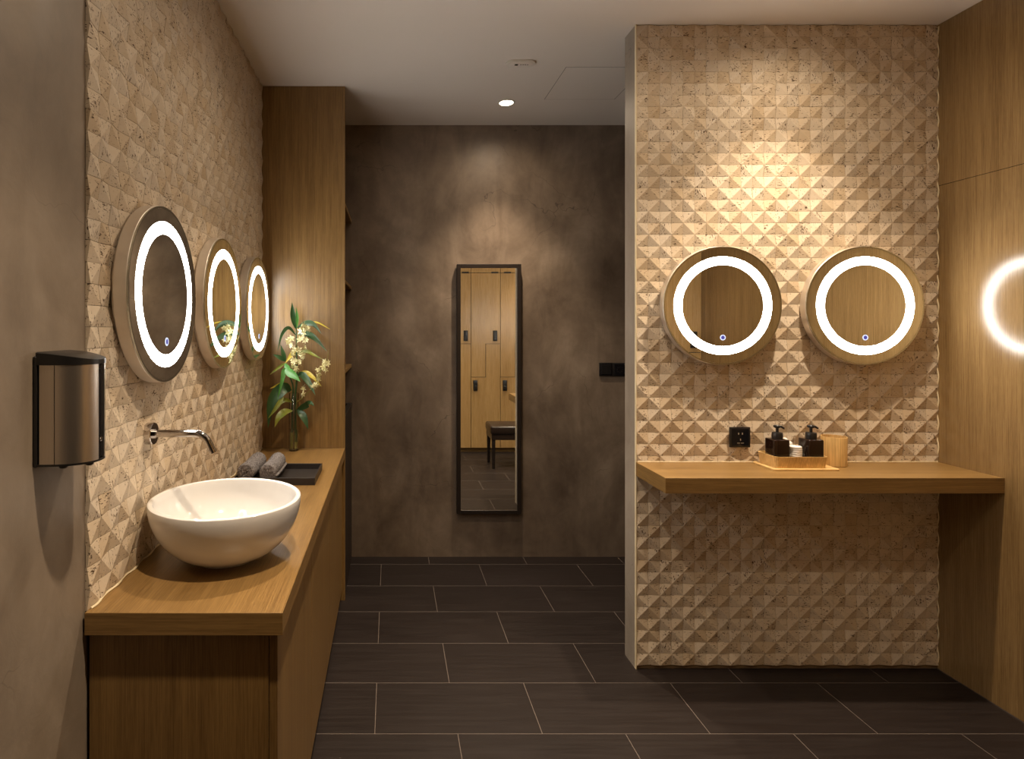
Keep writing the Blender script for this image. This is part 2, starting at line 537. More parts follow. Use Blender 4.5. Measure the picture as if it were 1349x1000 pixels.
# wavy sealant beads where the tiles meet the oak
def wavy(p0, p1, out, pitch, amp, rad):
    pts = []
    L = (p1 - p0).length
    n = int(L / (pitch / 4))
    for i in range(n + 1):
        s = i / n
        pts.append(p0.lerp(p1, s) + out * (amp * (0.5 + 0.5 * math.sin(2 * PI * s * L / (2 * pitch)))))
    return MB().tube(pts, rad, 6)
obj('sealant_bead', wavy(Vector((XR - 0.003, YT - 0.002, 0.03)), Vector((XR - 0.003, YT - 0.002, CEIL - 0.01)), Vector((0.2, -1, 0)), PZ, 0.006, 0.0026), M['sealant'], part)
obj('sealant_bead', wavy(Vector((-0.682, 1.325, 0.814)), Vector((-0.682, 3.105, 0.814)), Vector((1, 0, 0)), PZ, 0.006, 0.0028), M['sealant'], wall_left)

# ------------------------------------------------------------------ downlights
for (x, y, pw, cone, lab) in DOWNLIGHTS:
    t = thing('downlight', (x, y, CEIL), lab, 'downlight', 'recessed ceiling downlights')
    Mx = Matrix.Translation((x, y, CEIL))
    obj('trim', MB().ring(0.039, 0.050, -0.004, 0.002, 48, Mx), M['white_plastic'], t)
    obj('lens', MB().lathe([(0.039, 0.001), (0.039, -0.0015), (0.033, -0.0025)], 40, Mx), M['lamp'], t)
    # a reflector lamp: a soft core beam inside a weak wide spill
    for (share, size) in ((1.0, cone), (SPILL, 165)):
        ld = bpy.data.lights.new('bulb', 'SPOT')
        ld.energy = pw * 4.0 * share; ld.color = WARM
        ld.spot_size = math.radians(size); ld.spot_blend = 1.0
        ld.shadow_soft_size = 0.028
        lo = link(bpy.data.objects.new('bulb', ld))
        lo.parent = t; lo.location = (0, 0, -0.036)

# ------------------------------------------------------------------ round lit mirrors
def round_mirror(c, axis, label):
    """c: centre on the wall surface; axis: outward direction"""
    z = Vector(axis); up = Vector((0, 0, 1)); xx = up.cross(z).normalized()
    R = Matrix((xx, up, z)).transposed().to_4x4()
    Mx = Matrix.Translation(c) @ R
    t = thing('round_mirror', (c[0], c[1], c[2] - 0.2475), label, 'mirror', 'round mirrors with lit rings')
    obj('housing', MB().lathe([(0.20, 0.0), (0.236, 0.0), (0.236, 0.006), (0.2445, 0.0065), (0.2475, 0.009), (0.2475, 0.0395), (0.2465, 0.0405), (0.20, 0.0405)], 96, Mx), M['steel_drum'], t)
    obj('glass_rim', MB().ring(0.2405, 0.2462, 0.0405, 0.0450, 96, Mx), M['mirror_edge'], t)
    obj('mirror_glass', MB().lathe([(0.2402, 0.0405), (0.2402, 0.0448)], 96, Mx), M['mirror'], t, 0)
    obj('light_ring', MB().ring(0.1700, 0.2045, 0.0450, 0.0456, 96, Mx), M['ring'], t)
    Mi = Mx @ Matrix.Translation((0, -0.133, 0))
    b = obj('touch_button', MB().ring(0.0078, 0.0118, 0.0448, 0.0456, 28, Mi), M['icon'], t)
    obj('button_glow', MB().lathe([(0.0077, 0.0448), (0.0077, 0.0454)], 24, Mi), M['icon_core'], b)
    return t
YPK = YT - RELIEF
round_mirror((RM[0][0], YPK, RM[0][1]), (0, -1, 0), 'round mirror with lit ring above the black socket, left of the pair on the partition')
round_mirror((RM[1][0], YPK, RM[1][1]), (0, -1, 0), 'round mirror with lit ring on the partition, nearest the oak wall')
XPK = -0.6855 + RELIEF
round_mirror((XPK, 1.655, MIRROR_Z), (1, 0, 0), 'large near round mirror with lit ring above the wall spout and basin')
round_mirror((XPK, 2.237, MIRROR_Z), (1, 0, 0), 'middle of the three round lit mirrors above the vanity')
round_mirror((XPK, 2.819, MIRROR_Z), (1, 0, 0), 'farthest of the three round lit mirrors, beside the flowers')

# ------------------------------------------------------------------ vanity
CT = 0.812
top = thing('countertop', (-0.463, 1.307, CT - 0.05), 'thick oak countertop under the white basin and flower vase', 'countertop')
obj('slab', MB().box(-0.6845, -0.2425, 1.3085, 3.110, CT - 0.050, CT, 0.0008), M['wood_y'], top)
obj('end_edge', MB().box(-0.6845, -0.241, 1.307, 1.3085, CT - 0.050, CT, 0.0004), M['wood_x'], top)
obj('front_edge', MB().box(-0.2425, -0.241, 1.3085, 3.110, CT - 0.050, CT, 0.0004), M['wood_y'], top)

van = thing('vanity_cabinet', (-0.47, 1.327, 0), 'oak vanity cabinet with flush doors below the countertop', 'cabinet')
obj('end_panel', MB().box(-0.684, -0.2765, 1.327, 1.346, 0.0, CT - 0.050, 0.0006), M['wood_z'], van)
obj('carcass', MB().box(-0.684, -0.2775, 1.346, 3.108, 0.06, CT - 0.0505), M['black_wood'], van)
obj('toe_kick', MB().box(-0.66, -0.310, 1.346, 3.108, 0.0, 0.06), M['black_wood'], van)
ys = [1.328, 1.904, 2.479, 3.050]
for k in range(3):
    obj('door', MB().box(-0.2755, -0.2565, ys[k] + 0.0012, ys[k + 1] - 0.0012, 0.058, CT - 0.052, 0.0008), M['wood_z'], van)
obj('filler_strip', MB().box(-0.2755, -0.2565, 3.0515, 3.108, 0.058, CT - 0.052, 0.0006), M['wood_z'], van)

shu = thing('shelf_unit', (-0.46, 3.11, 0), 'tall oak side panel with shelves behind it, beside the flowers', 'shelf unit')
obj('side_panel', MB().box(-0.684, -0.241, 3.1105, 3.138, 0.0, CEIL - 0.001, 0.0008), M['wood_z'], shu)
for z in (2.136, 1.716, 1.225):
    obj('shelf', MB().box(-0.688, -0.244, 3.138, 3.706, z - 0.02, z, 0.0008), M['wood_y'], shu)

bas = thing('laundry_basket', (-0.45, 3.43, 0), 'tall black ribbed basket behind the oak side panel', 'basket')
body = MB()
for (a, b, c, d) in ((-0.655, -0.640, 3.17, 3.69), (-0.265, -0.250, 3.17, 3.69), (-0.640, -0.265, 3.17, 3.185), (-0.640, -0.265, 3.675, 3.69)):
    body.box(a, b, c, d, 0.0, 0.965)
body.box(-0.640, -0.265, 3.185, 3.675, 0.0, 0.01)
obj('body', body, M['black_plastic'], bas)
rb = MB()
for k in range(64):
    z = 0.012 + k * 0.0149
    rb.box(-0.2505, -0.2435, 3.165, 3.695, z, z + 0.008)
    rb.box(-0.655, -0.2505, 3.163, 3.1705, z, z + 0.008)
o = obj('ribs', rb, M['black_wood'], bas); o['kind'] = 'stuff'
rm = MB()
for (a, b, c, d) in ((-0.660, -0.635, 3.160, 3.70), (-0.270, -0.243, 3.160, 3.70), (-0.635, -0.27, 3.160, 3.187), (-0.635, -0.27, 3.673, 3.70)):
    rm.box(a, b, c, d, 0.965, 0.979, 0.002)
obj('rim', rm, M['black_plastic'], bas)

# basin
BX, BY = -0.458, 1.632
bas_ = thing('vessel_basin', (BX, BY, CT), 'round white ceramic vessel basin standing on the oak countertop', 'basin')
Mb = Matrix.Translation((BX, BY, CT))
prof = [(0.078, 0.000), (0.086, 0.001), (0.090, 0.006), (0.088, 0.009)]
for k in range(1, 15):
    a = k / 14
    prof.append((0.088 + 0.118 * math.sin(a * PI / 2) ** 0.92, 0.009 + 0.153 * (1 - math.cos(a * PI / 2)) ** 0.80))
prof += [(0.2050, 0.1662), (0.2015, 0.1685), (0.1965, 0.1688), (0.1925, 0.1665), (0.1905, 0.1620)]
for k in range(1, 15):
    a = 1 - k / 14
    prof.append((0.022 + 0.168 * math.sin(a * PI / 2) ** 0.80, 0.022 + 0.139 * (1 - math.cos(a * PI / 2)) ** 0.9))
obj('bowl', MB().lathe(prof, 96, Mb), M['ceramic'], bas_)
obj('drain', MB().lathe([(0.024, 0.0215), (0.024, 0.0245), (0.019, 0.027), (0.006, 0.0275)], 32, Mb), M['chrome'], bas_)

# faucet
fz, fy = 1.155, 1.636
fau = thing('wall_faucet', (XPK, fy, fz - 0.03), 'chrome wall spout with round flange above the basin', 'faucet')
Rx = Matrix.Rotation(PI / 2, 4, 'Y')
Mf = Matrix.Translation((XPK, fy, fz)) @ Rx
obj('flange', MB().lathe([(0.030, -0.004), (0.031, -0.002), (0.031, 0.016), (0.0295, 0.0178), (0.012, 0.0178)], 48, Mf), M['chrome'], fau)
obj('collar', MB().lathe([(0.0135, 0.016), (0.0135, 0.025)], 32, Mf), M['chrome'], fau)
pts = [(XPK + 0.016, fy, fz), (-0.60, fy, fz), (-0.548, fy, fz)]
R_ = 0.042
for k in range(1, 11):
    a = math.radians(68) * k / 10
    pts.append((-0.548 + R_ * math.sin(a), fy, fz - R_ * (1 - math.cos(a))))
l = Vector(pts[-1]); d = (l - Vector(pts[-2])).normalized()
pts.append(tuple(l + d * 0.030))
obj('spout', MB().tube(pts, 0.0105, 24), M['chrome'], fau)
e = Vector(pts[-1])
obj('aerator', MB().tube([e - d * 0.002, e + d * 0.001], 0.0085, 20), M['black_plastic'], fau)

# tray and towels
tx0, tx1, ty0, ty1 = -0.640, -0.306, 2.372, 2.632
tr = thing('towel_tray', ((tx0 + tx1) / 2, (ty0 + ty1) / 2, CT), 'black rectangular tray holding rolled towels on the countertop', 'tray')
obj('base', MB().box(tx0 + 0.005, tx1 - 0.005, ty0 + 0.005, ty1 - 0.005, CT, CT + 0.006), M['tray_black'], tr)
for (a, b, c, d_) in ((tx0, tx0 + 0.006, ty0, ty1), (tx1 - 0.006, tx1, ty0, ty1), (tx0 + 0.006, tx1 - 0.006, ty0, ty0 + 0.006), (tx0 + 0.006, tx1 - 0.006, ty1 - 0.006, ty1)):
    obj('rim_board', MB().box(a, b, c, d_, CT, CT + 0.030, 0.0008), M['tray_black'], tr)

def towel(x, y0, L, r, rot, label):
    turns, th = 3.6, r * 0.235
    n = 150
    outer, inner = [], []
    for i in range(n + 1):
        s = i / n
        a = s * turns * 2 * PI + rot
        rr = 0.006 + (r - 0.006) * s
        outer.append((rr * math.cos(a), rr * math.sin(a)))
        ri = max(0.001, rr - th)
        inner.append((ri * math.cos(a), ri * math.sin(a)))
    loop = outer + inner[::-1]
    m = len(loop)
    steps = 110
    rnd = random.Random(int(x * 1000))
    verts, faces = [], []
    for j in range(steps + 1):
        s = j / steps
        edge = min(s, 1 - s)
        sc = 1 - 0.10 * max(0, 1 - edge / 0.04) ** 2
        for (a, b) in loop:
            rad = math.hypot(a, b) + 1e-6
            q = Vector((a, L * s, b)) * 190 + Vector((x * 90, 0, 0))
            k = sc + (0.0034 * mnoise.noise(q) + 0.0022 * mnoise.noise(q * 2.3) + rnd.uniform(-0.0008, 0.0008)) / max(rad, 0.012)
            verts.append(Vector((x + a * k + 0.004 * math.sin(3 * s), y0 + L * s + rnd.uniform(-0.0012, 0.0012), CT + 0.009 + r + b * k)))
    for j in range(steps):
        for k in range(m):
            k2 = (k + 1) % m
            faces.append((j * m + k, j * m + k2, (j + 1) * m + k2, (j + 1) * m + k))
    for j in (0, steps):
        for k in range(n):
            faces.append((j * m + k, j * m + k + 1, j * m + m - 2 - k, j * m + m - 1 - k))
    return tag(obj('rolled_towel', MB().add(verts, faces), M['towel'], None, 60), label, 'towel', 'rolled grey towels on the black tray')
towel(-0.588, 2.382, 0.235, 0.040, 0.6, 'grey rolled terry towel lying nearest the stone tiles on the tray')
towel(-0.500, 2.382, 0.235, 0.0405, 2.2, 'grey rolled terry towel lying in the middle of the black tray')

# ------------------------------------------------------------------ flowers in a glass vase
VX, VY = -0.5030, 3.048
vase = thing('flower_vase', (VX, VY, CT), 'slim clear glass cylinder vase with cut stems in water', 'vase')
Mv = Matrix.Translation((VX, VY, CT))
obj('glass_body', MB().lathe([(0.0225, 0.0), (0.0245, 0.002), (0.0245, 0.30), (0.0240, 0.3008), (0.0222, 0.30), (0.0222, 0.010), (0.004, 0.009)], 40, Mv), M['glass'], vase)
obj('water', MB().lathe([(0.0218, 0.0105), (0.0218, 0.108)], 32, Mv), M['water'], vase)

def catmull(pts, n):
    pts = [Vector(p) for p in pts]
    if len(pts) == 2:
        return [pts[0].lerp(pts[1], i / n) for i in range(n + 1)]
    P_ = [pts[0] * 2 - pts[1]] + pts + [pts[-1] * 2 - pts[-2]]
    out = []
    seg = len(pts) - 1
    for i in range(n + 1):
        s = i / n * seg
        k = min(int(s), seg - 1); u = s - k
        a, b, c, d_ = P_[k:k + 4]
        out.append(0.5 * ((2 * b) + (c - a) * u + (2 * a - 5 * b + 4 * c - d_) * u * u + (3 * b - a - 3 * c + d_) * u ** 3))
    return out

def leaf(pix, width, mat, parent, depths, twist=0.3):
    """pix: outline mid-rib in photo pixels; depths: distance of each point; width in m"""
    c = catmull([P(px, py, Y) for (px, py), Y in zip(pix, depths)], 14)
    verts, faces = [], []
    th = 0.0005
    for i, p in enumerate(c):
        s = i / 14
        t = (c[min(i + 1, 14)] - c[max(i - 1, 0)]).normalized()
        view = Vector((math.sin(twist), -1, 0.35 * math.cos(twist))).normalized()
        side = t.cross(view).normalized()
        nrm = side.cross(t).normalized()
        w = width * 0.46 * math.sin(PI * s ** 0.8) ** 1.1 + 0.0005
        for sgn in (1, -1):
            o_ = nrm * th * sgn
            verts += [p - side * w + nrm * (w * 0.35) + o_, p + o_, p + side * w + nrm * (w * 0.35) + o_]
    for i in range(14):
        a, b = i * 6, (i + 1) * 6
        faces += [(a, a + 1, b + 1, b), (a + 1, a + 2, b + 2, b + 1), (a + 3, b + 3, b + 4, a + 4), (a + 4, b + 4, b + 5, a + 5),
                  (a, b, b + 3, a + 3), (a + 2, a + 5, b + 5, b + 2)]
    return obj('leaf', MB().add(verts, faces), mat, parent, 60)

Ys = 3.045
st1 = thing('leafy_stem', (VX + 0.008, Ys, CT + 0.012), 'tall leafy green stem reaching highest out of the glass vase', 'stem')
st2 = thing('leafy_stem', (VX - 0.009, Ys - 0.004, CT + 0.012), 'shorter leafy stem with yellowing leaves leaning left in the glass vase', 'stem')
def path(pl, Y): return [P(px, py, Y) for px, py in pl]
base1 = Vector((VX + 0.008, Ys, CT + 0.012)); base2 = Vector((VX - 0.009, Ys - 0.004, CT + 0.012))
c1 = catmull([base1, Vector((VX + 0.009, Ys, CT + 0.28))] + path([(391, 500), (390.5, 456), (390, 412)], Ys), 30)
obj('stalk', MB().tube(c1, [0.0068 - 0.0045 * (i / 30) for i in range(31)], 10), M['leaf_dark'], st1)
obj('cut_end', MB().tube([base1 + Vector((0, 0, 0.001)), base1 + Vector((0, 0, 0.035))], 0.0074, 12), M['stem_cut'], st1)
c2 = catmull([base2, Vector((VX - 0.006, Ys - 0.004, CT + 0.25))] + path([(386, 510), (381, 494), (375.5, 478)], Ys - 0.02), 30)
obj('stalk', MB().tube(c2, [0.0068 - 0.005 * (i / 30) for i in range(31)], 10), M['leaf_dark'], st2)
obj('cut_end', MB().tube([base2 + Vector((0, 0, 0.001)), base2 + Vector((0, 0, 0.085))], 0.0074, 12), M['stem_cut'], st2)
mm = 1 / 253.0     # metres per pixel at the plant
D, G, X_, Y_ = M['leaf_dark'], M['leaf_green'], M['leaf_mixed'], M['leaf_yellow']
leaf([(390, 434), (386, 416), (384.7, 398)], 8 * mm, D, st1, (3.045, 3.03, 3.03))
leaf([(391, 432), (391.5, 418), (390, 405)], 4 * mm, G, st1, (3.04, 3.015, 3.01))
leaf([(391, 440), (404, 440), (416, 447), (430.6, 463)], 9 * mm, D, st1, (3.045, 3.02, 3.0, 2.98), 0.1)
leaf([(391, 432), (404, 426), (414, 428), (423.5, 440)], 8 * mm, D, st1, (3.045, 3.03, 3.01, 3.0), -0.5)
leaf([(405, 425.5), (418, 425), (435, 434)], 2.2 * mm, Y_, st1, (3.04, 3.01, 2.99))
leaf([(391, 466), (403, 463), (412, 467), (424, 473)], 5.5 * mm, X_, st1, (3.045, 3.02, 3.0, 2.99))
leaf([(390, 442), (380, 432), (371, 441), (366, 462)], 5 * mm, D, st1, (3.045, 3.02, 3.0, 2.985), 0.8)
leaf([(391, 496), (398, 494), (407, 505), (415.6, 521)], 9.5 * mm, D, st1, (3.04, 3.0, 2.97, 2.95))
leaf([(391, 494), (402, 491), (412, 497), (423.6, 509)], 6.5 * mm, Y_, st1, (3.045, 3.03, 3.01, 3.0))
leaf([(391, 540), (401, 535), (408, 531), (414, 535)], 9 * mm, D, st1, (3.045, 3.01, 2.98, 2.96), 0.6)
leaf([(391, 540), (397, 545), (402, 554), (406, 566)], 10 * mm, D, st1, (3.04, 3.02, 3.01, 3.005))
leaf([(391, 458), (385, 466), (375.5, 479)], 6 * mm, Y_, st1, (3.04, 3.0, 2.99))
leaf([(376, 477), (373, 466), (369.5, 454)], 6 * mm, D, st2, (3.02, 3.01, 3.0))
leaf([(376, 476), (368, 471), (359.5, 467)], 6 * mm, D, st2, (3.02, 3.0, 2.99))
leaf([(376, 478), (366, 485), (355, 494)], 3.5 * mm, X_, st2, (3.02, 2.99, 2.97), 0.6)
leaf([(375.5, 478), (381, 490), (389, 496), (395.8, 503)], 11 * mm, G, st2, (3.02, 2.97, 2.95, 2.94), -0.2)
leaf([(380, 494), (374.4, 488), (371.4, 502), (365, 528)], 6.5 * mm, G, st2, (3.02, 2.98, 2.96, 2.95), 0.5)
leaf([(384, 512), (376, 506), (367, 507), (355.5, 512)], 5 * mm, Y_, st2, (3.03, 3.0, 2.98, 2.97), 0.9)
leaf([(384, 514), (373, 512), (358, 530), (353, 564)], 17 * mm, D, st2, (3.03, 2.98, 2.95, 2.94), 0.3)
leaf([(374, 520), (366, 534), (353.5, 551)], 6 * mm, X_, st2, (2.965, 2.945, 2.93), 0.3)
leaf([(386, 541), (376, 543), (367, 551), (362, 563)], 11 * mm, X_, st2, (3.035, 2.98, 2.95, 2.945), -0.3)
leaf([(385, 530), (376, 527), (369, 531), (362, 538)], 6 * mm, X_, st2, (3.035, 3.0, 2.97, 2.96), 0.4)

# blossoms
def blossom_mesh():
    mb = MB()
    for k in range(5):
        a = 2 * PI * k / 5
        Lp, wp = 0.0155, 0.0034
        dirv = Vector((math.cos(a), math.sin(a), 0.55)).normalized()
        side = Vector((-math.sin(a), math.cos(a), 0))
        nn = dirv.cross(side)
        vs_, fs = [], []
        for i in range(5):
            s = i / 4
            w = wp * math.sin(PI * (0.12 + 0.80 * s))
            c = dirv * Lp * s - nn * 0.003 * s * s
            vs_ += [c - side * w, c + side * w, c + nn * 0.0007]
        for i in range(4):
            q, r = i * 3, i * 3 + 3
            fs += [(q, q + 1, r + 1, r), (q + 1, q + 2, r + 2, r + 1), (q + 2, q, r, r + 2)]
        mb.add(vs_, fs)
    mb.tube([(0, 0, -0.006), (0, 0, 0.005)], [0.0012, 0.0022], 6)
    me = mb.mesh('blossom', smooth=60)
    me.materials.append(M['petal'])
    return me
BM_ = blossom_mesh()
def spray(label, stem_pts, stemY, spots, Y):
    s0 = P(stem_pts[0][0], stem_pts[0][1], stemY[0])
    t = thing('flower_spray', s0, label, 'flowers')
    c = catmull([P(px, py, yy) for (px, py), yy in zip(stem_pts, stemY)], 26)
    obj('stalk', MB().tube(c, [0.0022 - 0.0014 * i / 26 for i in range(27)], 7), M['leaf_mixed'], t)
    for (px, py) in spots:
        for q in range(3):
            p = P(px + random.uniform(-1.4, 1.4), py + random.uniform(-1.6, 1.6), Y + random.uniform(-0.022, 0.012))
            o = link(bpy.data.objects.new('blossom', BM_))
            o.parent = t; o.location = p - s0
            o.rotation_euler = (PI / 2 + random.uniform(-0.9, 0.9), random.uniform(-0.8, 0.8), random.uniform(0, 6))
            k = random.uniform(0.9, 1.3); o.scale = (k, k, k)
z6 = lambda l_: [(345 + a / 9.524, 395 + b / 9.524) for a, b in l_]
z7 = lambda l_: [(345 + a / 9.095, 490 + b / 9.095) for a, b in l_]
spray('dense cream blossom spray hanging down the middle of the arrangement',
      [(390, 585), (390, 520), (388, 470), (397, 430), (402, 426)], (3.055, 3.055, 3.02, 3.01, 3.0),
      z6([(525, 330), (560, 370), (490, 380), (520, 400), (510, 470), (550, 500), (480, 500), (325, 515), (375, 485), (370, 570), (395, 620), (385, 680), (545, 610), (490, 680), (515, 720), (395, 760), (440, 790), (385, 830), (440, 860), (485, 780), (455, 640), (580, 350)]), 2.985)
spray('loose cream blossom spray arching out to the right of the arrangement',
      [(388, 585), (390, 535), (399, 524), (414, 508), (421, 492), (430, 478), (433, 460)], (3.04, 3.04, 3.0, 2.99, 2.98, 2.98, 2.97),
      z6([(780, 780), (835, 795), (780, 845), (800, 885), (710, 885), (700, 935), (710, 975)]) + z7([(680, 35), (675, 85), (620, 180), (650, 155), (500, 190), (490, 255)]), 2.975)

# ------------------------------------------------------------------ soap dispenser
DZ0, DZ1 = 1.186, 1.378
DY, DHW, DD = 1.188, 0.060, 0.096
def dpt(t, grow=0.0):
    s, c = max(0.0, math.sin(t)), math.cos(t)
    return (XL + 0.006 + (DD + grow) * s ** 0.72, DY - (DHW + grow) * (abs(c) ** 0.9) * (1 if c > 0 else -1))
def arc(t0, t1, grow, n=26): return [dpt(t0 + (t1 - t0) * i / n, grow) for i in range(n + 1)]
def shell(t0, t1, g0, g1, z0, z1):
    return MB().prism(arc(t0, t1, g1) + arc(t0, t1, g0)[::-1], 'z', z0, z1)
sd = thing('soap_dispenser', (XL, DY, DZ0 - 0.01), 'brushed steel soap dispenser with black lid on the plaster wall', 'soap dispenser')
obj('back_plate', MB().box(XL + 0.0005, XL + 0.008, DY - DHW - 0.003, DY + DHW + 0.003, DZ0 - 0.006, DZ1 + 0.018, 0.002), M['black_plastic'], sd)
obj('core', MB().prism(arc(0.05, PI - 0.05, -0.004), 'z', DZ0, DZ1 - 0.001), M['black_plastic'], sd)
obj('side_strip', shell(0.02, 0.235, -0.003, 0.0, DZ0, DZ1), M['brushed'], sd)
obj('cover', shell(0.25, 1.42, -0.003, 0.0012, DZ0, DZ1), M['brushed'], sd)
w = obj('window_strip', shell(1.435, 1.72, -0.003, 0.0004, DZ0 + 0.004, DZ1 - 0.002), M['black_gloss'], sd)
obj('cover', shell(1.735, PI - 0.04, -0.003, 0.0012, DZ0, DZ1), M['brushed'], sd)
# sloping lid
lid = MB()
N_ = 30
A = [dpt(0.0 + PI * i / N_, 0.002) for i in range(N_ + 1)]
def ztop(x): return DZ1 + 0.026 - 0.013 * (max(0, (x - XL) / DD)) ** 1.6
vb = [Vector((x, y, DZ1)) for x, y in A]; vt = [Vector((x, y, ztop(x) - 0.002)) for x, y in A]
inn = [Vector((XL + 0.006 + (x - XL - 0.006) * 0.94, DY + (y - DY) * 0.94, ztop(x))) for x, y in A]
n1 = N_ + 1
fs = [tuple(range(n1))]
for base in (0, n1):
    for i in range(N_):
        fs.append((base + i, base + i + 1, base + n1 + i + 1, base + n1 + i))
for i in range(N_ // 2):
    fs.append((2 * n1 + i, 2 * n1 + i + 1, 2 * n1 + N_ - i - 1, 2 * n1 + N_ - i) if i < N_ // 2 - 1 else (2 * n1 + i, 2 * n1 + i + 1, 2 * n1 + N_ - i))
fs += [(0, n1, n1 + N_, N_), (n1, 2 * n1, 2 * n1 + N_, n1 + N_)]
obj('lid', lid.add(vb + vt + inn, fs), M['black_plastic'], sd)
obj('base', MB().prism(arc(0.0, PI, 0.0015), 'z', DZ0 - 0.004, DZ0), M['black_plastic'], sd)
for t_ in (0.42, 1.25):
    x, y = dpt(t_, -0.012)
    obj('drip_nub', MB().lathe([(0.006, -0.005), (0.008, -0.003), (0.008, 0.001)], 20, Matrix.Translation((x, y, DZ0 - 0.005))), M['black_plastic'], sd)
x, y = dpt(1.52, 0.0006)
obj('lock', MB().lathe([(0.0045, -0.002), (0.0045, 0.0016), (0.003, 0.0022)], 20, Matrix.Translation((x, y, 1.226)) @ Rx), M['chrome'], w)
obj('sensor', MB().lathe([(0.0035, -0.002), (0.0035, 0.0012)], 16, Matrix.Translation((x, y, 1.366)) @ Rx), M['black_gloss'], w)

# ------------------------------------------------------------------ tall mirror on the back wall
YM = 3.672
a0, a1 = P(601.8, 348, YM), P(686.5, 677, YM)
x0, x1, z1, z0 = a0.x, a1.x, a0.z, a1.z
fw = 0.024
tm = thing('tall_mirror', ((x0 + x1) / 2, YM, z0), 'tall narrow mirror in a black frame on the back wall', 'mirror')
for (a, b, c, d_) in ((x0, x0 + fw, z0, z1), (x1 - fw, x1, z0, z1), (x0 + fw, x1 - fw, z1 - fw, z1), (x0 + fw, x1 - fw, z0, z0 + fw)):
    obj('frame_bar', MB().box(a, b, YM - 0.006, YB - 0.008, c, d_, 0.0015), M['black_wood'], tm)
obj('mirror_glass', MB().box(x0 + fw - 0.004, x1 - fw + 0.004, YM + 0.002, YM + 0.007, z0 + fw - 0.004, z1 - fw + 0.004), M['mirror'], tm)
for zz in (z0 + 0.12, z1 - 0.12):
    obj('wall_bracket', MB().box((x0 + x1) / 2 - 0.05, (x0 + x1) / 2 + 0.05, YM + 0.007, YB - 0.0002, zz - 0.02, zz + 0.02), M['black_plastic'], tm)

# switch plates on the back wall
def plate(name, cx, cz, yw, label, cat, kind, group=None):
    t = thing(name, (cx, yw, cz - 0.043), label, cat, group)
    obj('cover_plate', MB().box(cx - 0.043, cx + 0.043, yw - 0.009, yw - 0.0002, cz - 0.043, cz + 0.043, 0.002, 2), M['black_plastic'], t)
    obj('insert', MB().box(cx - 0.036, cx + 0.036, yw - 0.0105, yw - 0.008, cz - 0.036, cz + 0.036, 0.001), M['black_gloss'], t)
    if kind == 'socket':
        for (dx, dz, wv, hv) in ((-0.008, 0.016, 0.0022, 0.008), (0.008, 0.016, 0.0022, 0.008), (0, -0.010, 0.002, 0.008), (-0.008, -0.024, 0.006, 0.002), (0.008, -0.024, 0.006, 0.002)):
            obj('contact_slot', MB().box(cx + dx - wv, cx + dx + wv, yw - 0.0110, yw - 0.0100, cz + dz - hv / 2, cz + dz + hv / 2), M['steel_drum'], t)
    elif kind == 'switch':
        obj('rocker', MB().box(cx - 0.030, cx + 0.030, yw - 0.0125, yw - 0.010, cz - 0.030, cz + 0.030, 0.0012), M['black_plastic'], t)
    else:
        for k in range(8):
            a = k * PI / 4
            obj('contact_slot', MB().lathe([(0.0028, -0.0115), (0.0028, -0.0100)], 12, Matrix.Translation((cx + 0.017 * math.cos(a), yw - 0.022, cz + 0.017 * math.sin(a))) @ Matrix.Rotation(PI / 2, 4, 'X')), M['tray_black'], t)
    return t
plate('switch_plate', 1.369, 1.190, YB, 'black square switch plate on the dark back wall, nearer the tall mirror', 'switch', 'switch')
plate('wall_socket', 1.4555, 1.189, YB, 'black socket plate on the dark back wall at the partition edge', 'socket', 'plain')
sk = P(974.5, 576, YPK - 0.005)
plate('wall_socket', sk.x, sk.z, YPK, 'black square socket on the stone tiles above the oak shelf', 'socket', 'socket')

# emergency sensor on the ceiling
se = thing('ceiling_sensor', (0.632, 2.833, CEIL), 'small oblong white sensor unit on the ceiling before the downlight', 'sensor')
def stadium(cx, cy, L, Wd, n=12):
    r = Wd / 2; h = L / 2 - r; out = []
    for k in range(n + 1):
        a = -PI / 2 + PI * k / n; out.append((cx + h + r * math.cos(a), cy + r * math.sin(a)))
    for k in range(n + 1):
        a = PI / 2 + PI * k / n; out.append((cx - h + r * math.cos(a), cy + r * math.sin(a)))
    return out
obj('housing', MB().prism(stadium(0.632, 2.833, 0.145, 0.066), 'z', CEIL - 0.010, CEIL - 0.0002, 0.002), M['white_plastic'], se)
obj('faceplate', MB().prism(stadium(0.632, 2.833, 0.118, 0.044), 'z', CEIL - 0.0122, CEIL - 0.009, 0.0008), M['ceiling'], se)
obj('lens_window', MB().box(0.604, 0.620, 2.826, 2.840, CEIL - 0.0138, CEIL - 0.012, 0.0006), M['black_gloss'], se)
for k in range(4):
    obj('indicator', MB().lathe([(0.003, -0.0012), (0.003, 0.0005)], 12, Matrix.Translation((0.634 + k * 0.011, 2.832, CEIL - 0.0122))), M['black_plastic'], se)

# ------------------------------------------------------------------ floating shelf and what stands on it
SZ = 0.882; SY0 = 2.213
sh = thing('floating_shelf', (1.68, SY0, SZ - 0.058), 'thick floating oak shelf below the two round mirrors', 'shelf')
obj('slab', MB().box(1.0455, XR - 0.0005, SY0 + 0.0015, YPK + 0.002, SZ - 0.058, SZ, 0.0008), M['wood_x'], sh)
obj('front_edge', MB().box(1.044, XR - 0.0005, SY0, SY0 + 0.0015, SZ - 0.058, SZ, 0.0004), M['wood_x'], sh)
obj('end_edge', MB().box(1.044, 1.0455, SY0 + 0.0015, YPK + 0.002, SZ - 0.058, SZ, 0.0004), M['wood_y'], sh)
obj('sealant_line', MB().tube([(1.05, YPK + 0.0005, SZ + 0.0015), (2.325, YPK + 0.0005, SZ + 0.0015)], 0.0022, 6), M['sealant'], part)

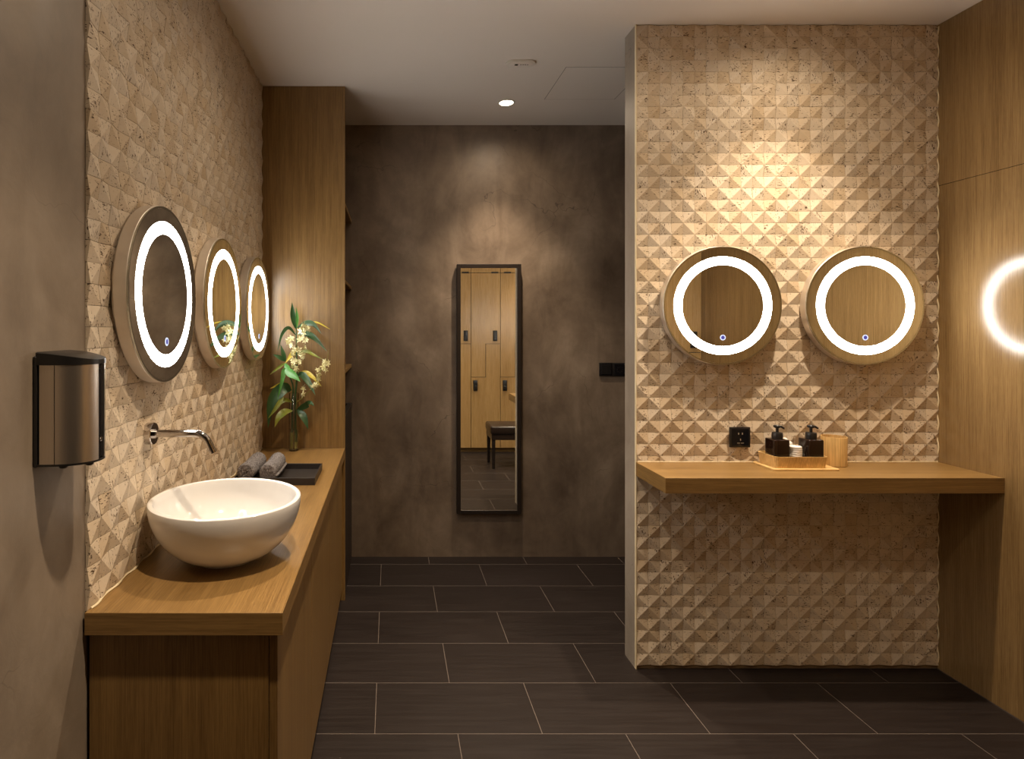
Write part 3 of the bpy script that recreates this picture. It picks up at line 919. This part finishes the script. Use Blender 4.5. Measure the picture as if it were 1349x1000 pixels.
def rrect(x0, x1, y0, y1, r, n=6):
    out = []
    for (cx, cy, s) in ((x1 - r, y0 + r, -PI / 2), (x1 - r, y1 - r, 0), (x0 + r, y1 - r, PI / 2), (x0 + r, y0 + r, PI)):
        for k in range(n + 1):
            a = s + PI / 2 * k / n
            out.append((cx + r * math.cos(a), cy + r * math.sin(a)))
    return out
sv = tag(obj('serving_board', MB().prism(rrect(1.528, 1.796, 2.325, 2.468, 0.012), 'z', SZ, SZ + 0.007, 0.0015), M['pale_wood'], None),
         'thin pale wooden board under the open box on the shelf', 'board')
# open flared box
bx = thing('wooden_box', (1.65, 2.395, SZ + 0.007), 'low open pale wooden box holding the pump bottles', 'box')
def flare(z, g, wall=0.0): return [Vector((x, y, z)) for x, y in rrect(1.545 - g + wall, 1.752 + g - wall, 2.337 - g + wall, 2.455 + g - wall, 0.014)]
zb, zt = SZ + 0.0072, SZ + 0.0072 + 0.046
loops = [flare(zb, -0.002), flare(zt, 0.003), flare(zt, 0.003, 0.004), flare(zb + 0.006, -0.002, 0.004)]
vv, ff = [], []
n_ = len(loops[0])
for lp in loops: vv += lp
for j in range(3):
    for k in range(n_):
        k2 = (k + 1) % n_
        ff.append((j * n_ + k, j * n_ + k2, (j + 1) * n_ + k2, (j + 1) * n_ + k))
ff.append(tuple(range(n_))[::-1]); ff.append(tuple(3 * n_ + k for k in range(n_)))
obj('wall', MB().add(vv, ff), M['pale_wood_z'], bx)
zf = zb + 0.0065
def bottle(cx, cy, label):
    t = thing('pump_bottle', (cx, cy, zf), label, 'bottle', 'dark pump bottles in the wooden box')
    hw = 0.031
    obj('body', MB().box(cx - hw, cx + hw, cy - hw, cy + hw, zf, zf + 0.104, 0.004, 3), M['bottle'], t)
    Mz = Matrix.Translation((cx, cy, zf + 0.104))
    obj('collar', MB().lathe([(0.0135, -0.001), (0.0200, 0.0), (0.0205, 0.012), (0.0195, 0.024), (0.0185, 0.026), (0.0075, 0.027)], 32, Mz), M['black_plastic'], t)
    pm = obj('pump_stem', MB().lathe([(0.0055, 0.024), (0.0055, 0.046)], 20, Mz), M['black_plastic'], t)
    hz = zf + 0.104 + 0.050
    hd = MB().lathe([(0.009, -0.006), (0.012, -0.004), (0.012, 0.003), (0.010, 0.005)], 24, Matrix.Translation((cx, cy, hz)))
    hd.tube([(cx - 0.014, cy, hz + 0.001), (cx, cy, hz + 0.001), (cx + 0.015, cy - 0.004, hz - 0.001), (cx + 0.024, cy - 0.007, hz - 0.007)], [0.0045, 0.006, 0.0048, 0.0038], 12)
    obj('pump_head', hd, M['black_plastic'], t)
bottle(1.5800, 2.383, 'dark pump bottle in the wooden box, nearer the black socket')
bottle(1.7180, 2.383, 'dark pump bottle in the wooden box, beside the wooden cup')
# clear cups with cotton between the bottles
def cup(cx, cy, r, h, label, fill):
    t = thing('clear_cup', (cx, cy, zf), label, 'cup')
    Mz = Matrix.Translation((cx, cy, zf))
    obj('cup_wall', MB().lathe([(r * 0.9, 0), (r, h), (r - 0.0012, h), (r * 0.9 - 0.0012, 0.002), (0.002, 0.002)], 36, Mz), M['glass'], t)
    return t
cup(1.6490, 2.425, 0.029, 0.112, 'clear cup of cotton wool at the back between the pump bottles', True)
for k, (dx, dy, dz, r) in enumerate(((-0.010, 0.003, 0.018, 0.015), (0.011, -0.004, 0.020, 0.015), (0.001, 0.010, 0.043, 0.0145), (-0.008, -0.007, 0.051, 0.0135), (0.011, 0.002, 0.072, 0.0135), (-0.008, 0.003, 0.086, 0.0135))):
    bm = bmesh.new(); bmesh.ops.create_icosphere(bm, subdivisions=3, radius=r)
    for v in bm.verts:
        v.co *= 1 + random.uniform(-0.05, 0.05)
        v.co += Vector((1.649 + dx, 2.425 + dy, zf + dz))
    tag(obj('cotton_ball', MB().bm(bm), M['cotton'], None, 60), 'white cotton ball inside the clear cup between the bottles', 'cotton ball', 'cotton balls in the clear cup')
# roll of cotton pads in front
cp = thing('cotton_pad_stack', (1.6470, 2.372, zf), 'short stack of white cotton pads between the two pump bottles', 'cotton pads')
for k in range(9):
    z = zf + k * 0.0085
    obj('cotton_pad', MB().lathe([(0.0215, z), (0.0228, z + 0.002), (0.0228, z + 0.006), (0.0215, z + 0.0083)], 28, Matrix.Translation((1.647 + random.uniform(-0.0008, 0.0008), 2.372, 0))), M['cotton'], cp)
wc = thing('wooden_cup', (1.8455, 2.428, SZ), 'tall pale wooden cup standing on the shelf beside the box', 'cup')
obj('cup_wall', MB().lathe([(0.043, 0.0), (0.0445, 0.002), (0.0460, 0.118), (0.0455, 0.1195), (0.0425, 0.1195), (0.0405, 0.008), (0.002, 0.007)], 56, Matrix.Translation((1.8455, 2.4275, SZ))), M['pale_wood_z'], wc)

# ------------------------------------------------------------------ lockers and bench (seen in the mirrors)
LX = [0.602 + 0.3456 * k for k in range(6)]
names = ['oak locker at the open end, seen at the tall mirror left edge',
         'oak locker seen whole in the middle of the tall mirror',
         'oak locker behind the bench at the right edge of the tall mirror',
         'oak locker second from the oak wall in the row facing the partition',
         'oak locker against the oak wall, seen in the round mirror above the socket']
TOPZ, ZA, ZB = 2.104, 0.880, 1.271
for k in range(5):
    x0, x1 = LX[k], LX[k + 1]
    xm = (x0 + x1) / 2; g = 0.0030
    t = thing('locker', (xm, YF, 0), names[k], 'locker', 'row of oak lockers')
    obj('carcass', MB().box(x0 + 0.0005, x1 - 0.0005, 0.002, YF - 0.020, 0.058, CEIL - 0.001), M['black_wood'], t)
    obj('plinth', MB().box(x0 + 0.0005, x1 - 0.0005, 0.002, YF - 0.030, 0.0, 0.050), M['wood_x'], t)
    obj('top_panel', MB().box(x0 + g, x1 - g, YF - 0.019, YF, TOPZ + g, CEIL - 0.002, 0.0006), M['locker_wood'], t)
    up = [(x0 + g, ZA + g), (xm - g, ZA + g), (xm - g, ZB + g), (x1 - g, ZB + g), (x1 - g, TOPZ - g), (x0 + g, TOPZ - g)]
    lo = [(x0 + g, 0.052), (x1 - g, 0.052), (x1 - g, ZB - g), (xm + g, ZB - g), (xm + g, ZA - g), (x0 + g, ZA - g)]
    for nm, poly, lx, lz in (('upper_door', up, x0 + 0.82 * (x1 - x0), 1.366), ('lower_door', lo, x0 + 0.15 * (x1 - x0), 0.783)):
        d_ = obj(nm, MB().prism(poly, 'y', YF - 0.019, YF), M['locker_wood'], t, 0)
        lk = MB().box(lx - 0.025, lx + 0.025, YF, YF + 0.014, lz - 0.062, lz + 0.062, 0.004, 2)
        lk.box(lx - 0.018, lx + 0.018, YF + 0.012, YF + 0.022, lz - 0.052, lz - 0.006, 0.003)
        obj('lock', lk, M['black_plastic'], d_)
    off = (0.69, 0.69, 0.12, 0.69, 0.12)[k]
    obj('vent_slot', MB().box(x0 + off * 0.3456, x0 + (off + 0.24) * 0.3456, YF - 0.002, YF + 0.003, TOPZ - 0.006, TOPZ + 0.012), M['black_plastic'], t)

bn = thing('bench', (1.40, 1.165, 0), 'dark leather padded bench seen in the tall mirror before the lockers', 'bench')
obj('seat', MB().box(1.035, 1.765, 0.985, 1.345, 0.355, 0.444, 0.022, 4), M['leather'], bn)
obj('apron', MB().box(1.045, 1.755, 0.995, 1.335, 0.300, 0.360, 0.004), M['leather'], bn)
for (x, y) in ((1.068, 1.018), (1.068, 1.312), (1.732, 1.018), (1.732, 1.312)):
    obj('leg', MB().lathe([(0.019, 0.0), (0.026, 0.300)], 4, Matrix.Translation((x, y, 0)) @ Matrix.Rotation(PI / 4, 4, 'Z')), M['black_wood'], bn, 20)

for o in bpy.data.objects:
    if '_o' in o: del o['_o']
